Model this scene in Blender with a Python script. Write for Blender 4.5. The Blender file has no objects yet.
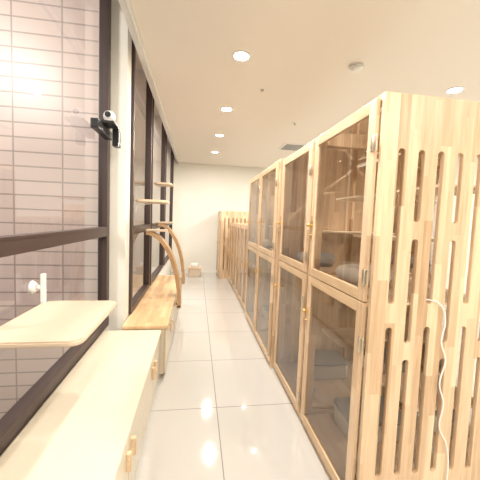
import bpy, bmesh, math, random
from mathutils import Vector, Matrix
random.seed(3)
sc=bpy.context.scene
sc.view_settings.view_transform='Standard'
sc.view_settings.look='None'
sc.view_settings.exposure=0.02

# ---------------- materials ----------------
def newmat(n):
    m=bpy.data.materials.new(n); m.use_nodes=True
    nt=m.node_tree; b=nt.nodes['Principled BSDF']
    return m,nt,b
def plain(n,col,rough=0.5,metal=0.0,bump=0.0,bscale=60,var=0.04,coat=0):
    m,nt,b=newmat(n)
    tc=nt.nodes.new('ShaderNodeTexCoord')
    no=nt.nodes.new('ShaderNodeTexNoise'); no.inputs['Scale'].default_value=bscale; no.inputs['Detail'].default_value=3
    nt.links.new(tc.outputs['Object'],no.inputs['Vector'])
    r=nt.nodes.new('ShaderNodeValToRGB')
    c0=[max(0,c*(1-var)) for c in col]; c1=[min(1,c*(1+var)) for c in col]
    r.color_ramp.elements[0].color=(*c0,1); r.color_ramp.elements[1].color=(*c1,1)
    nt.links.new(no.outputs['Fac'],r.inputs['Fac']); nt.links.new(r.outputs['Color'],b.inputs['Base Color'])
    b.inputs['Roughness'].default_value=rough; b.inputs['Metallic'].default_value=metal
    b.inputs['Coat Weight'].default_value=coat
    if bump:
        bp=nt.nodes.new('ShaderNodeBump'); bp.inputs['Strength'].default_value=bump; bp.inputs['Distance'].default_value=0.002
        nt.links.new(no.outputs['Fac'],bp.inputs['Height']); nt.links.new(bp.outputs['Normal'],b.inputs['Normal'])
    return m
def wood(n,ca,cb,grain='z',stave='x',sw=0.055,rough=0.38):
    """edge-glued board: staves across `stave`, grain along `grain`"""
    m,nt,b=newmat(n); N=nt.nodes; L=nt.links
    tc=N.new('ShaderNodeTexCoord'); sep=N.new('ShaderNodeSeparateXYZ'); L.new(tc.outputs['Object'],sep.inputs[0])
    def mth(op,a,bv=None):
        q=N.new('ShaderNodeMath'); q.operation=op
        for i,v in enumerate((a,bv)):
            if v is None: continue
            if hasattr(v,'links'): L.new(v,q.inputs[i])
            else: q.inputs[i].default_value=v
        return q.outputs[0]
    ax={'x':0,'y':1,'z':2}
    s=sep.outputs[ax[stave]]; g=sep.outputs[ax[grain]]
    o=sep.outputs[[a for k,a in ax.items() if k not in(stave,grain)][0]]
    si=mth('FLOOR',mth('DIVIDE',s,sw))
    sh=mth('FRACT',mth('MULTIPLY',si,0.371))
    gi=mth('FLOOR',mth('ADD',mth('DIVIDE',g,0.55),sh))
    cv=N.new('ShaderNodeCombineXYZ'); L.new(si,cv.inputs[0]); L.new(gi,cv.inputs[1])
    wn=N.new('ShaderNodeTexWhiteNoise'); wn.noise_dimensions='2D'; L.new(cv.outputs[0],wn.inputs['Vector'])
    gv=N.new('ShaderNodeCombineXYZ')
    L.new(mth('ADD',mth('MULTIPLY',s,38),mth('MULTIPLY',wn.outputs['Value'],50)),gv.inputs[0])
    L.new(mth('MULTIPLY',g,2.2),gv.inputs[1]); L.new(mth('MULTIPLY',o,38),gv.inputs[2])
    no=N.new('ShaderNodeTexNoise'); no.inputs['Scale'].default_value=1.3; no.inputs['Detail'].default_value=4; no.inputs['Distortion'].default_value=0.6
    L.new(gv.outputs[0],no.inputs['Vector'])
    f=mth('ADD',mth('MULTIPLY',wn.outputs['Value'],0.55),mth('MULTIPLY',no.outputs['Fac'],0.7))
    r=N.new('ShaderNodeValToRGB'); r.color_ramp.elements[0].position=0.2; r.color_ramp.elements[1].position=0.92
    r.color_ramp.elements[0].color=(*ca,1); r.color_ramp.elements[1].color=(*cb,1)
    L.new(f,r.inputs['Fac']); L.new(r.outputs['Color'],b.inputs['Base Color'])
    b.inputs['Roughness'].default_value=rough
    return m
def glass(n,tint=(0.93,0.93,0.92),ior=1.45,rough=0.0,extra=0.0):
    m,nt,b=newmat(n); N=nt.nodes; L=nt.links; N.remove(b)
    out=N['Material Output']
    t=N.new('ShaderNodeBsdfTransparent'); t.inputs['Color'].default_value=(*tint,1)
    g=N.new('ShaderNodeBsdfGlossy'); g.inputs['Roughness'].default_value=rough; g.inputs['Color'].default_value=(1,1,1,1)
    fr=N.new('ShaderNodeFresnel'); fr.inputs['IOR'].default_value=ior
    ad=N.new('ShaderNodeMath'); ad.operation='ADD'; ad.use_clamp=True; L.new(fr.outputs[0],ad.inputs[0]); ad.inputs[1].default_value=extra
    mx=N.new('ShaderNodeMixShader'); L.new(ad.outputs[0],mx.inputs[0]); L.new(t.outputs[0],mx.inputs[1]); L.new(g.outputs[0],mx.inputs[2])
    L.new(mx.outputs[0],out.inputs['Surface'])
    return m
def emis(n,col,s):
    m,nt,b=newmat(n); b.inputs['Base Color'].default_value=(*col,1)
    b.inputs['Emission Color'].default_value=(*col,1); b.inputs['Emission Strength'].default_value=s
    return m
def bricks(n,c1,c2,mortar,w,h,ms,offset,rough,axes,shift=(0,0),coat=0,bump=0.3):
    m,nt,b=newmat(n); N=nt.nodes; L=nt.links
    tc=N.new('ShaderNodeTexCoord'); sep=N.new('ShaderNodeSeparateXYZ'); L.new(tc.outputs['Object'],sep.inputs[0])
    cv=N.new('ShaderNodeCombineXYZ')
    for i,a in enumerate(axes):
        ad=N.new('ShaderNodeMath'); ad.operation='ADD'; ad.inputs[1].default_value=shift[i]
        L.new(sep.outputs['XYZ'.index(a)],ad.inputs[0]); L.new(ad.outputs[0],cv.inputs[i])
    br=N.new('ShaderNodeTexBrick'); br.offset=offset; br.squash=1.0
    br.inputs['Scale'].default_value=1.0; br.inputs['Brick Width'].default_value=w; br.inputs['Row Height'].default_value=h
    br.inputs['Mortar Size'].default_value=ms; br.inputs['Mortar Smooth'].default_value=0.1
    br.inputs['Color1'].default_value=(*c1,1); br.inputs['Color2'].default_value=(*c2,1); br.inputs['Mortar'].default_value=(*mortar,1)
    L.new(cv.outputs[0],br.inputs['Vector']); L.new(br.outputs['Color'],b.inputs['Base Color'])
    b.inputs['Roughness'].default_value=rough; b.inputs['Coat Weight'].default_value=coat; b.inputs['Coat Roughness'].default_value=0.03
    if bump:
        bp=N.new('ShaderNodeBump'); bp.invert=True; bp.inputs['Strength'].default_value=bump; bp.inputs['Distance'].default_value=0.002
        L.new(br.outputs['Fac'],bp.inputs['Height']); L.new(bp.outputs['Normal'],b.inputs['Normal'])
    return m,b

W_A=(0.42,0.26,0.135); W_B=(0.80,0.60,0.40)
M_woodzx=wood('pine_vertical_x',W_A,W_B,'z','x')
M_woodzy=wood('pine_vertical_y',W_A,W_B,'z','y')
M_woodyz=wood('pine_length',(0.45,0.29,0.155),(0.79,0.59,0.38),'y','x',0.05,0.3)
M_top=wood('bench_top_wood',(0.54,0.34,0.17),(0.80,0.57,0.33),'y','x',0.05,0.22)
M_shelf=wood('shelf_ply',(0.62,0.47,0.32),(0.82,0.67,0.50),'x','y',0.12)
M_bent=wood('bentwood',(0.38,0.22,0.10),(0.55,0.35,0.18),'z','y',0.2)
M_inner=wood('lightened_base_wood',(0.62,0.46,0.31),(0.80,0.64,0.48),'y','x',0.08,0.4)  # wood colour lightened to make up for weak light inside the cabinets
M_cream=plain('cream_laminate',(0.66,0.59,0.46),0.28)
M_perch=plain('perch_board',(0.62,0.50,0.38),0.45,bump=0.1)
M_wall=plain('wall_paint',(0.80,0.78,0.71),0.75,bump=0.05,var=0.01)
M_ceil=plain('ceiling_paint',(0.86,0.81,0.73),0.8,var=0.01,bscale=3)
M_white=plain('white_plastic',(0.85,0.84,0.80),0.4)
M_black=plain('black_plastic',(0.02,0.02,0.022),0.35)
M_frame=plain('window_bronze',(0.06,0.038,0.033),0.4)
M_steel=plain('brushed_steel',(0.66,0.60,0.50),0.3,metal=1)
M_brass=plain('brass',(0.78,0.54,0.22),0.3,metal=1)
M_grey=plain('grey_plastic',(0.35,0.35,0.34),0.5)
M_tray=plain('tray_plastic',(0.62,0.58,0.52),0.5)
M_fabric=plain('pet_fabric',(0.66,0.60,0.52),0.9,bump=0.6,bscale=200)
M_blue=plain('pet_fabric_grey',(0.42,0.40,0.38),0.9,bump=0.6,bscale=200)
M_glass=glass('window_glass',(0.95,0.94,0.93),1.5)
M_acryl=glass('acrylic',(0.985,0.98,0.975),1.33)
M_door=glass('door_acrylic',(0.97,0.96,0.945),1.45)
M_floor,fb=bricks('polished_tile',(0.52,0.505,0.475),(0.535,0.52,0.49),(0.25,0.235,0.22),0.78,0.78,0.0035,0.0,0.06,'XY',(-0.195,-0.66),coat=0.3,bump=0)
fb.inputs['IOR'].default_value=1.75
C1=(0.70,0.57,0.50);C2=(0.75,0.61,0.54);CM=(0.42,0.33,0.29)
M_ext,_=bricks('exterior_tile_x',C1,C2,CM,0.40,0.125,0.007,0.0,0.35,'XZ')
M_exty,_=bricks('exterior_tile_y',C1,C2,CM,0.40,0.125,0.007,0.0,0.35,'YZ')
M_lamp=emis('downlight_emitter',(1.0,0.94,0.85),80)

# ---------------- mesh builder ----------------
class Obj:
    def __init__(s,name,loc=(0,0,0)):
        s.name=name; s.loc=Vector(loc); s.bm=bmesh.new(); s.mats=[]
    def mi(s,m):
        if m not in s.mats: s.mats.append(m)
        return s.mats.index(m)
    def box(s,m,a,b,bev=0.0):
        a=Vector(a);b=Vector(b)
        lo=Vector(map(min,a,b))-s.loc; hi=Vector(map(max,a,b))-s.loc
        t=bmesh.new(); bmesh.ops.create_cube(t,size=1)
        for v in t.verts:
            v.co=Vector([lo[i]+(v.co[i]+0.5)*(hi[i]-lo[i]) for i in range(3)])
        if bev:
            bmesh.ops.bevel(t,geom=t.edges[:],offset=bev,segments=2,affect='EDGES',profile=0.7)
        s._merge(t,m)
    def cyl(s,m,p,q,r1,r2=None,seg=24,smooth=True):
        r2=r1 if r2 is None else r2
        p=Vector(p)-s.loc;q=Vector(q)-s.loc; d=q-p
        t=bmesh.new(); bmesh.ops.create_cone(t,cap_ends=True,segments=seg,radius1=r1,radius2=r2,depth=d.length)
        R=d.to_track_quat('Z','Y').to_matrix().to_4x4(); R.translation=(p+q)/2
        bmesh.ops.transform(t,matrix=R,verts=t.verts)
        for f in t.faces: f.smooth=smooth and len(f.verts)==4
        s._merge(t,m)
    def sph(s,m,c,r,sc=(1,1,1)):
        t=bmesh.new(); bmesh.ops.create_uvsphere(t,u_segments=24,v_segments=14,radius=r)
        for v in t.verts: v.co=Vector([v.co[i]*sc[i] for i in range(3)])+Vector(c)-s.loc
        for f in t.faces: f.smooth=True
        s._merge(t,m)
    def torus(s,m,c,R,r,sc=(1,1,1)):
        t=bmesh.new(); n,k=32,12; g=[]
        for i in range(n):
            a=2*math.pi*i/n
            g.append([t.verts.new(Vector(((R+r*math.cos(2*math.pi*j/k))*math.cos(a)*sc[0],(R+r*math.cos(2*math.pi*j/k))*math.sin(a)*sc[1],r*math.sin(2*math.pi*j/k)*sc[2]))+Vector(c)-s.loc) for j in range(k)])
        for i in range(n):
            for j in range(k):
                f=t.faces.new((g[i][j],g[(i+1)%n][j],g[(i+1)%n][(j+1)%k],g[i][(j+1)%k])); f.smooth=True
        s._merge(t,m)
    def rslab(s,m,x0,x1,y0,y1,z0,z1,r,bev=0.004):
        t=bmesh.new(); vs=[]
        for cx,cy,a0 in ((x1-r,y1-r,0),(x0+r,y1-r,90),(x0+r,y0+r,180),(x1-r,y0+r,270)):
            for k in range(9):
                a=math.radians(a0+k*90/8); vs.append(t.verts.new(Vector((cx+r*math.cos(a),cy+r*math.sin(a),z0))-s.loc))
        f=t.faces.new(vs); e=bmesh.ops.extrude_face_region(t,geom=[f])
        for v in e['geom']:
            if isinstance(v,bmesh.types.BMVert): v.co.z+=z1-z0
        bmesh.ops.recalc_face_normals(t,faces=t.faces[:])
        ed=[x for x in t.edges if abs(x.verts[0].co.z-x.verts[1].co.z)<1e-6]
        bmesh.ops.bevel(t,geom=ed,offset=bev,segments=2,affect='EDGES')
        s._merge(t,m)
    def strip(s,m,pts,width,thick,axis=Vector((0,1,0)),taper=None):
        t=bmesh.new(); rings=[]
        n=len(pts); P=[Vector(p)-s.loc for p in pts]
        for i in range(n):
            d=(P[min(i+1,n-1)]-P[max(i-1,0)]).normalized(); nn=d.cross(axis).normalized()
            w=width*(1 if taper is None else taper(i/(n-1)))
            rings.append([t.verts.new(P[i]+axis*sx*w/2+nn*sy*thick/2) for sx,sy in((-1,-1),(1,-1),(1,1),(-1,1))])
        for i in range(n-1):
            for k in range(4):
                t.faces.new((rings[i][k],rings[i][(k+1)%4],rings[i+1][(k+1)%4],rings[i+1][k]))
        t.faces.new(rings[0]); t.faces.new(rings[-1][::-1])
        bmesh.ops.recalc_face_normals(t,faces=t.faces[:])
        s._merge(t,m)
    def slotpanel(s,m,x0,x1,z0,z1,y,th,slots,sw,plane='xz'):
        cu=bpy.data.curves.new('tmp','CURVE'); cu.dimensions='2D'; cu.fill_mode='BOTH'; cu.extrude=th/2
        def poly(pts):
            sp=cu.splines.new('POLY'); sp.points.add(len(pts)-1)
            for i,(a,b) in enumerate(pts): sp.points[i].co=(a,b,0,1)
            sp.use_cyclic_u=True
        poly([(x0,z0),(x1,z0),(x1,z1),(x0,z1)])
        for xc,a,b in slots:
            r=sw/2; pts=[]
            for k in range(9):
                an=math.radians(k*180/8); pts.append((xc+r*math.cos(an),b-r+r*math.sin(an)))
            for k in range(9):
                an=math.radians(180+k*180/8); pts.append((xc+r*math.cos(an),a+r+r*math.sin(an)))
            poly(pts)
        ob=bpy.data.objects.new('tmp',cu); bpy.context.collection.objects.link(ob)
        bpy.context.view_layer.update()
        dg=bpy.context.evaluated_depsgraph_get(); me=bpy.data.meshes.new_from_object(ob.evaluated_get(dg))
        t=bmesh.new(); t.from_mesh(me)
        for v in t.verts:
            if plane=='xz': v.co=Vector((v.co.x,y-v.co.z,v.co.y))-s.loc
            else: v.co=Vector((y+v.co.z,v.co.x,v.co.y))-s.loc
        bmesh.ops.remove_doubles(t,verts=t.verts,dist=1e-5)
        bmesh.ops.recalc_face_normals(t,faces=t.faces[:])
        s._merge(t,m)
        bpy.data.objects.remove(ob); bpy.data.meshes.remove(me); bpy.data.curves.remove(cu)
    def _merge(s,t,m):
        i=s.mi(m)
        for f in t.faces: f.material_index=i
        me=bpy.data.meshes.new('t'); t.to_mesh(me); t.free(); s.bm.from_mesh(me); bpy.data.meshes.remove(me)
    def done(s,bevel=0.0):
        me=bpy.data.meshes.new(s.name); s.bm.to_mesh(me); s.bm.free()
        for m in s.mats: me.materials.append(m)
        o=bpy.data.objects.new(s.name,me); o.location=s.loc; bpy.context.collection.objects.link(o)
        if bevel:
            md=o.modifiers.new('bevel','BEVEL'); md.width=bevel; md.segments=2; md.limit_method='ANGLE'; md.angle_limit=math.radians(50)
        return o

# ---------------- room shell ----------------
H=2.93; XR=4.5; Y0=-2.6; Y1=8.1; HP=3.36; XP=-0.49
XN=-0.78; XF=-0.64; XO=-0.88
o=Obj('floor'); o.box(M_floor,(XO,Y0-0.15,-0.1),(XR+0.15,Y1+0.15,0)); o.done()
o=Obj('ceiling'); o.box(M_ceil,(XP,Y0-0.15,H),(XR+0.15,Y1+0.15,HP+0.1)); o.box(M_wall,(XO,Y0-0.15,HP),(XP,Y1+0.15,HP+0.1)); o.done()
o=Obj('wall_back'); o.box(M_wall,(XO,Y1,0),(XR+0.15,Y1+0.15,H)); o.box(M_wall,(XO,Y1,H),(XP,Y1+0.15,HP)); o.done()
o=Obj('wall_right'); o.box(M_wall,(XR,Y0,0),(XR+0.15,Y1,H)); o.done()
o=Obj('wall_front'); o.box(M_wall,(XO,Y0-0.15,0),(XR+0.15,Y0,H)); o.box(M_wall,(XO,Y0-0.15,H),(XP,Y0,HP)); o.done()
o=Obj('wall_left')
o.box(M_wall,(XO,Y0,0),(XN,2.81,0.46))
o.box(M_wall,(XO,2.81,0),(XF,2.97,HP))
o.box(M_wall,(XO,2.97,0),(XF,Y1,0.50))
for a,b in ((4.12,4.22),(5.82,5.98),(7.75,Y1)): o.box(M_wall,(XO,a,0.50),(XF,b,HP))
o.box(M_wall,(XO,Y0,0.46),(XN,-0.6,HP))
o.done()
o=Obj('trim_curtain_pocket'); o.box(M_white,(XP-0.02,Y0+0.02,H-0.035),(XP-0.002,Y1-0.02,H+0.06))
o.box(M_white,(XP-0.055,Y0+0.02,H+0.0),(XP-0.035,Y1-0.02,H+0.03))
o.box(M_white,(XP-0.09,Y0+0.02,H+0.03),(XP-0.002,Y1-0.02,H+0.045)); o.done(0.002)

def window(name,x,y0,y1,z0,z1,rail,fw=0.06,mull=()):
    o=Obj(name,(x,(y0+y1)/2,z0)); d0,d1=x-0.07,x+0.005
    B=lambda a,b,c,d: o.box(M_frame,(d0,a,c),(d1,b,d),0.004)
    B(y0,y1,z0,z0+fw); B(y0,y1,z1-fw,z1)
    B(y0,y0+fw,z0+fw,z1-fw); B(y1-fw,y1,z0+fw,z1-fw)
    for ml in mull: B(ml-fw/2,ml+fw/2,z0+fw,z1-fw)
    ys=[y0+fw]+sum([[ml-fw/2,ml+fw/2] for ml in mull],[])+[y1-fw]
    for i in range(0,len(ys),2):
        B(ys[i],ys[i+1],rail-0.08,rail)
        o.box(M_frame,(d0+0.02,ys[i],rail-0.01),(d1+0.006,ys[i+1],rail+0.002))
        t=bmesh.new()
        for za,zb in((z0+fw,rail-0.08),(rail,z1-fw)):
            vs=[t.verts.new((-0.035,yy-o.loc.y,zz-o.loc.z)) for yy,zz in((ys[i],za),(ys[i+1],za),(ys[i+1],zb),(ys[i],zb))]
            t.faces.new(vs)
        o._merge(t,M_glass)
    return o.done()
window('window_1',XN,-0.6,2.80,0.47,HP-0.01,1.37,0.075,(0.05,))
window('window_2',XF+0.02,2.98,4.12,0.51,HP-0.01,1.37,0.05)
window('window_3',XF+0.02,4.22,5.82,0.51,HP-0.01,1.37,0.05)
window('window_4',XF+0.02,5.98,7.75,0.51,HP-0.01,1.37,0.05)

# exterior
o=Obj('wall_exterior_return'); o.box(M_ext,(-6,2.88,-0.5),(XO-0.005,3.0,6)); o.done()
o=Obj('wall_exterior_side'); o.box(M_exty,(-2.4,3.0,-0.5),(-2.2,10,6)); o.done()
o=Obj('exterior_ground'); o.box(plain('paving',(0.26,0.20,0.16),0.7,bscale=8,var=0.3),(-6,-4,-0.6),(XO,10,-0.5)); o.done()

# ---------------- cat cabinets ----------------
def door(o,xf,y0,y1,z0,z1,st=0.055,th=0.02,knobz=None):
    xa,xb=xf-th,xf
    g=0.003
    y0+=g;y1-=g;z0+=g;z1-=g
    o.box(M_woodzy,(xa,y0,z0),(xb,y0+st,z1),0.003); o.box(M_woodzy,(xa,y1-st,z0),(xb,y1,z1),0.003)
    o.box(M_woodyz,(xa,y0+st,z0),(xb,y1-st,z0+st),0.003); o.box(M_woodyz,(xa,y0+st,z1-st),(xb,y1-st,z1),0.003)
    t=bmesh.new(); xm=(xa+xb)/2-o.loc.x
    t.faces.new([t.verts.new((xm,a-o.loc.y,b-o.loc.z)) for a,b in((y0+st-.005,z0+st-.005),(y0+st-.005,z1-st+.005),(y1-st+.005,z1-st+.005),(y1-st+.005,z0+st-.005))])
    o._merge(t,M_door)
    for hz in (z0+0.12,z1-0.2):
        o.box(M_steel,(xa-0.004,y0-0.022,hz-0.035),(xa,y0+0.022,hz+0.035),0.001)
        o.cyl(M_steel,(xa-0.006,y0,hz-0.038),(xa-0.006,y0,hz+0.038),0.006,seg=12)
    kz=knobz if knobz else (z0+z1)/2
    o.box(M_brass,(xa-0.004,y1-st/2-0.012,kz-0.03),(xa,y1-st/2+0.012,kz+0.03),0.001)
    o.cyl(M_brass,(xa,y1-st/2,kz),(xa-0.022,y1-st/2,kz),0.006,seg=12); o.sph(M_brass,(xa-0.026,y1-st/2,kz),0.013)
    o.cyl(M_brass,(xa-0.006,y1-st/2-0.015,kz-0.07),(xa-0.006,y1-st/2+0.04,kz-0.07),0.005,seg=12)
def pane(o,pts):
    t=bmesh.new(); t.faces.new([t.verts.new(Vector(p)-o.loc) for p in pts]); o._merge(t,M_acryl)
def sideframe(o,xf,x1,y,th,top,clear):
    for a,b,c,d in ((xf,xf+.06,0,top),(x1-.06,x1,0,top),(xf+.06,x1-.06,top-.06,top),(xf+.06,x1-.06,0,.1),(xf+.06,x1-.06,1.09,1.13)):
        o.box(M_woodzx,(a,y,c),(b,y+th,d),0.002)
    if clear:
        for c,d in ((.1,1.09),(1.13,top-.06)):
            ym=y+th/2; pane(o,[(xf+.06,ym,c),(x1-.06,ym,c),(x1-.06,ym,d),(xf+.06,ym,d)])
def cabinet(name,x0,x1,y0,y1,top,cols,split,near='solid',far='solid',shelf=True):
    o=Obj(name,((x0+x1)/2,(y0+y1)/2,0))
    xf=x0+0.02; th=0.022; cs=[]
    if near=='slots':
        xs=[x0+0.12+0.1*i for i in range(int((x1-x0-0.14)/0.1)+1)]
        for i,xc in enumerate(xs):
            if i%2==0: cs+=[(xc,1.11,1.83),(xc,0.25,1.0)]
            else: cs+=[(xc,1.50,1.83),(xc,0.92,1.42),(xc,0.25,0.84)]
        if top<1.9: cs=[(a,b*top/2.03,c*top/2.03) for a,b,c in cs]
    if near=='frame': sideframe(o,xf,x1,y0,th,top,False)
    else: o.slotpanel(M_woodzx,xf,x1,0.0,top,y0+th/2,th,cs,0.034)
    if far=='frame': sideframe(o,xf,x1,y1-th,th,top,True)
    else: o.box(M_woodzx,(xf,y1-th,0),(x1,y1,top))
    o.box(M_woodzy,(x1-0.02,y0+th,0.06),(x1,y0+th+0.04,top-0.03)); o.box(M_woodzy,(x1-0.02,y1-th-0.04,0.06),(x1,y1-th,top-0.03))
    pane(o,[(x1-.01,y0+.06,.08),(x1-.01,y1-.06,.08),(x1-.01,y1-.06,top-.05),(x1-.01,y0+.06,top-.05)])
    o.box(M_inner,(xf,y0+th,0.06),(x1-0.012,y1-th,0.08))
    o.box(M_woodyz,(xf,y0+th,0.0),(xf+0.02,y1-th,0.06))
    o.box(M_woodyz,(x1-0.02,y0+th,0.0),(x1,y1-th,0.06))
    o.box(M_woodyz,(xf,y0+th,top-0.03),(xf+0.045,y1-th,top),0.002)
    o.box(M_woodyz,(x1-0.05,y0+th,top-0.03),(x1-0.012,y1-th,top),0.002)
    pane(o,[(xf+.045,y0+th,top-.012),(x1-.05,y0+th,top-.012),(x1-.05,y1-th,top-.012),(xf+.045,y1-th,top-.012)])
    n=cols; w=(y1-y0)/n
    for i in range(n):
        a=y0+i*w; b=a+w
        if i>0: sideframe(o,xf,x1,a-0.011,0.022,top-0.03,True) if split else o.box(M_woodzx,(xf,a-0.011,0.06),(x1-0.022,a+0.011,top-0.03))
        pa=a+(0.03 if i==0 else 0.012)
        if split:
            o.box(M_woodyz,(xf,a+th,split-0.02),(xf+0.03,b-th,split+0.02))
            door(o,xf,pa,b-0.005,0.05,split,knobz=split-0.25); door(o,xf,pa,b-0.005,split,top-0.015,knobz=split+0.35)
        else: door(o,xf,pa,b-0.005,0.05,top-0.015)
        if shelf:
            o.rslab(M_shelf,x0+0.3,x1-0.02,a+0.03,a+w*0.5,0.55,0.568,0.03)
            if split:
                o.box(M_inner,(xf+.03,a+th,split-0.01),(x1-0.02,b-th,split),0)
                o.rslab(M_shelf,x0+0.3,x1-0.02,a+w*0.5,b-0.03,split+0.28,split+0.298,0.03)
                o.rslab(M_shelf,x0+0.36,x1-0.02,a+0.03,a+w*0.5,split+0.56,split+0.578,0.03)
    return o.done(0.0015)
XC=0.79; TC=2.07
cabinet('cat_cabinet',XC,1.53,1.24,1.985,TC,1,1.11,'slots','frame')
cabinet('cat_cabinet',XC,1.53,1.995,2.755,TC,1,1.11,'frame','solid')
cabinet('cat_cabinet',XC-0.03,1.53,2.80,4.36,2.08,2,1.11,'solid','solid')
for i in range(3):
    a=4.40+i*0.9; cabinet('low_cat_cabinet',XC,1.45,a,a+0.89,1.40,2,None)
cabinet('slatted_cat_crate',0.56,1.40,7.22,7.98,1.68,1,None,'slots',shelf=False)
def bed(x,y,z,r=0.17,m=None):
    m=m or M_fabric
    o=Obj('cat_bed',(x,y,z)); o.cyl(m,(x,y,z),(x,y,z+0.04),r); o.torus(m,(x,y,z+0.055),r-0.01,0.045); o.done()
def bowl(x,y,z):
    o=Obj('food_bowl',(x,y,z)); o.cyl(M_tray,(x,y,z),(x,y,z+0.045),0.045,0.065); o.torus(M_tray,(x,y,z+0.045),0.06,0.006); o.done()
def tray(x,y,z):
    o=Obj('litter_tray',(x,y,z)); o.rslab(M_tray,x-0.2,x+0.2,y-0.14,y+0.14,z,z+0.13,0.05,0.01); o.rslab(M_grey,x-0.205,x+0.205,y-0.145,y+0.145,z+0.13,z+0.145,0.05,0.005)
    o.done()
bed(1.06,1.72,1.112,0.14); bed(1.06,2.48,1.112,0.14,M_blue); bed(1.06,3.25,1.112,0.15); bed(1.06,4.0,1.112,0.15)
tray(1.2,1.78,0.081); tray(1.2,2.54,0.081); tray(1.2,3.35,0.081); tray(1.2,4.1,0.081)
bowl(0.93,1.45,0.081); bowl(0.93,2.2,0.081); bowl(0.93,3.0,0.081)

# ---------------- benches ----------------
def bench(name,x0,x1,y0,y1,top,topmat,n,hz):
    o=Obj(name,((x0+x1)/2,(y0+y1)/2,0))
    o.rslab(topmat,x0,x1,y0,y1,top-0.03,top,0.012,0.004)
    o.box(M_cream,(x0,y0+0.01,0.05),(x1-0.03,y1-0.01,top-0.03))
    o.box(M_woodyz,(x0+0.03,y0+0.02,0),(x1-0.06,y1-0.02,0.05))
    w=(y1-y0-0.02)/n
    for i in range(n):
        a=y0+0.01+i*w
        o.box(M_cream,(x1-0.03,a+0.004,0.055),(x1-0.012,a+w-0.004,top-0.036),0.003)
        o.box(M_woodyz,(x1-0.0305,a-0.001,0.055),(x1-0.02,a+0.003,top-0.036))
        hy=a+(w-0.05 if i%2==0 else 0.05)
        o.box(M_woodyz,(x1-0.012,hy-0.012,hz-0.045),(x1+0.012,hy+0.012,hz+0.045),0.006)
    return o.done()
bench('storage_bench',XN+0.01,-0.285,-0.59,2.64,0.475,M_cream,8,0.32)
bench('wooden_storage_bench',XF+0.01,-0.235,2.66,5.05,0.50,M_top,5,0.33)

# ---------------- window perch, shelves ----------------
o=Obj('cat_window_perch',(-0.57,1.37,1.0))
o.rslab(M_perch,-0.765,-0.40,1.10,1.64,1.0,1.022,0.05,0.006)
for yy in (1.2,1.54):
    o.box(M_white,(-0.765,yy-0.012,0.97),(-0.5,yy+0.012,1.0),0.003)
for yy in (1.22,1.60):
    o.cyl(M_white,(-0.812,yy,1.10),(-0.79,yy,1.10),0.035,0.022)
    o.cyl(M_white,(-0.79,yy,1.10),(-0.755,yy,1.10),0.012)
    o.box(M_white,(-0.768,yy-0.014,1.02),(-0.75,yy+0.014,1.17),0.006)
o.done()
def wshelf(y0,y1,z,xr):
    o=Obj('cat_wall_shelf',(-0.5,(y0+y1)/2,z))
    o.rslab(M_shelf,-0.612,xr,y0,y1,z,z+0.025,0.08,0.005)
    for yy in(y0+0.08,y1-0.08):
        o.strip(M_white,[(-0.611,yy,z-0.10),(-0.600,yy,z-0.05),(-0.56,yy,z-0.012),(-0.50,yy,z-0.004)],0.02,0.008)
    o.done()
wshelf(3.02,3.42,1.62,-0.30); wshelf(4.25,4.6,1.93,-0.36)

def arch(y,x0,z0,x1,z1):
    o=Obj('cat_climbing_arch',(x1,y,z1))
    pts=[]
    for k in range(17):
        a=k/16*math.pi/2
        pts.append((x0+(x1-x0)*math.sin(a),y,z1+(z0-z1)*math.cos(a)))
    o.strip(M_bent,pts,0.18,0.045)
    o.box(M_shelf,(x0-0.0,y-0.1,z0+0.018),(x0+0.24,y+0.1,z0+0.04),0.004)
    o.box(M_shelf,(-0.235,y-0.09,z1-0.01),(x1+0.022,y+0.09,z1+0.03),0.004)
    o.done()
arch(3.75,-0.60,1.28,-0.19,0.36); arch(4.85,-0.60,1.36,-0.19,0.42)

o=Obj('security_camera',(-0.72,2.5,2.2))
o.box(M_black,(-0.775,2.30,2.10),(-0.72,2.66,2.17),0.008)
o.box(M_black,(-0.775,2.40,2.17),(-0.64,2.56,2.19),0.006)
o.box(M_black,(-0.70,2.58,2.04),(-0.65,2.66,2.19),0.006)
o.cyl(M_white,(-0.70,2.50,2.19),(-0.70,2.50,2.21),0.035); o.sph(M_white,(-0.70,2.50,2.245),0.045)
o.cyl(M_black,(-0.70,2.462,2.25),(-0.70,2.452,2.25),0.022)
o.done()

o=Obj('pet_litter_box',(-0.02,7.6,0))
o.rslab(M_perch,-0.18,0.14,7.42,7.78,0.0,0.20,0.04,0.01); o.rslab(M_shelf,-0.19,0.15,7.41,7.79,0.20,0.24,0.04,0.01)
o.rslab(M_white,-0.12,0.08,7.5,7.73,0.24,0.31,0.04,0.015); o.done()

cu=bpy.data.curves.new('power_cable','CURVE'); cu.dimensions='3D'; cu.bevel_depth=0.0035
P=[(1.11,1.26,1.13),(1.15,1.228,1.12),(1.19,1.225,1.04),(1.18,1.225,0.93),(1.21,1.225,0.84),(1.19,1.225,0.72),(1.22,1.225,0.62),(1.21,1.225,0.5),(1.26,1.225,0.4),(1.28,1.225,0.2),(1.27,1.225,0.01)]
sp=cu.splines.new('BEZIER'); sp.bezier_points.add(len(P)-1)
for i,p in enumerate(P):
    q=sp.bezier_points[i]; q.co=p; q.handle_left_type=q.handle_right_type='AUTO'
cu.materials.append(M_white); ob=bpy.data.objects.new('power_cable',cu); bpy.context.collection.objects.link(ob)

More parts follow.
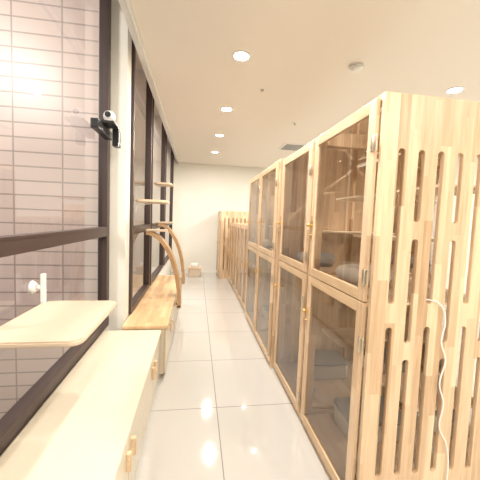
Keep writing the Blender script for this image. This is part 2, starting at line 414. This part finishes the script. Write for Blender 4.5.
# ---------------- ceiling fittings ----------------
def downlight(x,y,e=26):
    o=Obj('downlight',(x,y,H))
    n=32; t=bmesh.new()
    rings=[]
    for r,z in((0.085,0.0),(0.085,-0.006),(0.072,-0.010),(0.06,-0.004)):
        rings.append([t.verts.new((r*math.cos(2*math.pi*k/n),r*math.sin(2*math.pi*k/n),z)) for k in range(n)])
    for a,b in zip(rings,rings[1:]):
        for k in range(n): t.faces.new((a[k],a[(k+1)%n],b[(k+1)%n],b[k]))
    o._merge(t,M_white)
    o.cyl(M_lamp,(x,y,H-0.0005),(x,y,H-0.004),0.060)
    o.done()
    l=bpy.data.lights.new('downlight_lamp','AREA'); l.shape='DISK'; l.size=0.12; l.energy=e; l.color=(1.0,0.935,0.85)
    lo=bpy.data.objects.new('downlight_lamp',l); lo.location=(x,y,H-0.012); bpy.context.collection.objects.link(lo)
for y in (-1.2,0.1,1.38,2.70,4.0,5.25,6.57): downlight(0.35,y,27 if y<5 else 31)
for y in (-1.0,0.9,2.86,4.6,6.4): downlight(2.65,y,48)
o=Obj('smoke_detector',(1.41,2.64,H)); o.cyl(M_white,(1.41,2.64,H),(1.41,2.64,H-0.02),0.065); o.cyl(M_white,(1.41,2.64,H-0.02),(1.41,2.64,H-0.05),0.055,0.035); o.cyl(M_grey,(1.41,2.64,H-0.012),(1.41,2.64,H-0.018),0.067); o.done()
o=Obj('ceiling_vent',(1.86,5.65,H))
o.box(M_white,(1.58,5.40,H-0.012),(2.14,5.90,H),0.003)
for k in range(9): o.box(M_grey,(1.62,5.44+k*0.048,H-0.018),(2.10,5.47+k*0.048,H-0.010))
o.done()
o=Obj('sprinkler_head',(1.39,4.3,H)); o.cyl(M_white,(1.39,4.3,H),(1.39,4.3,H-0.006),0.05); o.cyl(M_steel,(1.39,4.3,H-0.006),(1.39,4.3,H-0.03),0.01,0.02); o.done()
o=Obj('ceiling_sensor',(0.68,3.33,H)); o.cyl(M_grey,(0.68,3.33,H),(0.68,3.33,H-0.012),0.018); o.done()

for loc,e,rx in (((-2.8,0.3,3.6),120,60),((-1.5,5.5,4.6),90,0)):  # out-of-view lights; the second is added to brighten the exterior side wall
    l=bpy.data.lights.new('unseen_exterior_light','AREA'); l.shape='DISK'; l.size=0.8; l.energy=e; l.color=(1,0.94,0.88)
    lo=bpy.data.objects.new('unseen_exterior_light',l); lo.location=loc; lo.rotation_euler=(math.radians(rx),0,0); bpy.context.collection.objects.link(lo)
w=bpy.data.worlds.new('world'); sc.world=w; w.use_nodes=True
w.node_tree.nodes['Background'].inputs[0].default_value=(0.5,0.5,0.6,1); w.node_tree.nodes['Background'].inputs[1].default_value=0.3

# ---------------- camera ----------------
y,p,r=map(math.radians,(8.45,3.94,2.2))
fw=Vector((math.sin(y)*math.cos(p),math.cos(y)*math.cos(p),-math.sin(p)))
r0=Vector((math.cos(y),-math.sin(y),0)); u0=r0.cross(fw)
R=r0*math.cos(r)+u0*math.sin(r); U=u0*math.cos(r)-r0*math.sin(r)
cam=bpy.data.cameras.new('camera'); cam.sensor_width=36; cam.lens=36*295/480; cam.clip_start=0.02
co=bpy.data.objects.new('camera',cam); bpy.context.collection.objects.link(co)
Mx=Matrix((R,U,-fw)).transposed().to_4x4(); Mx.translation=(0,0,1.48); co.matrix_world=Mx
sc.camera=co
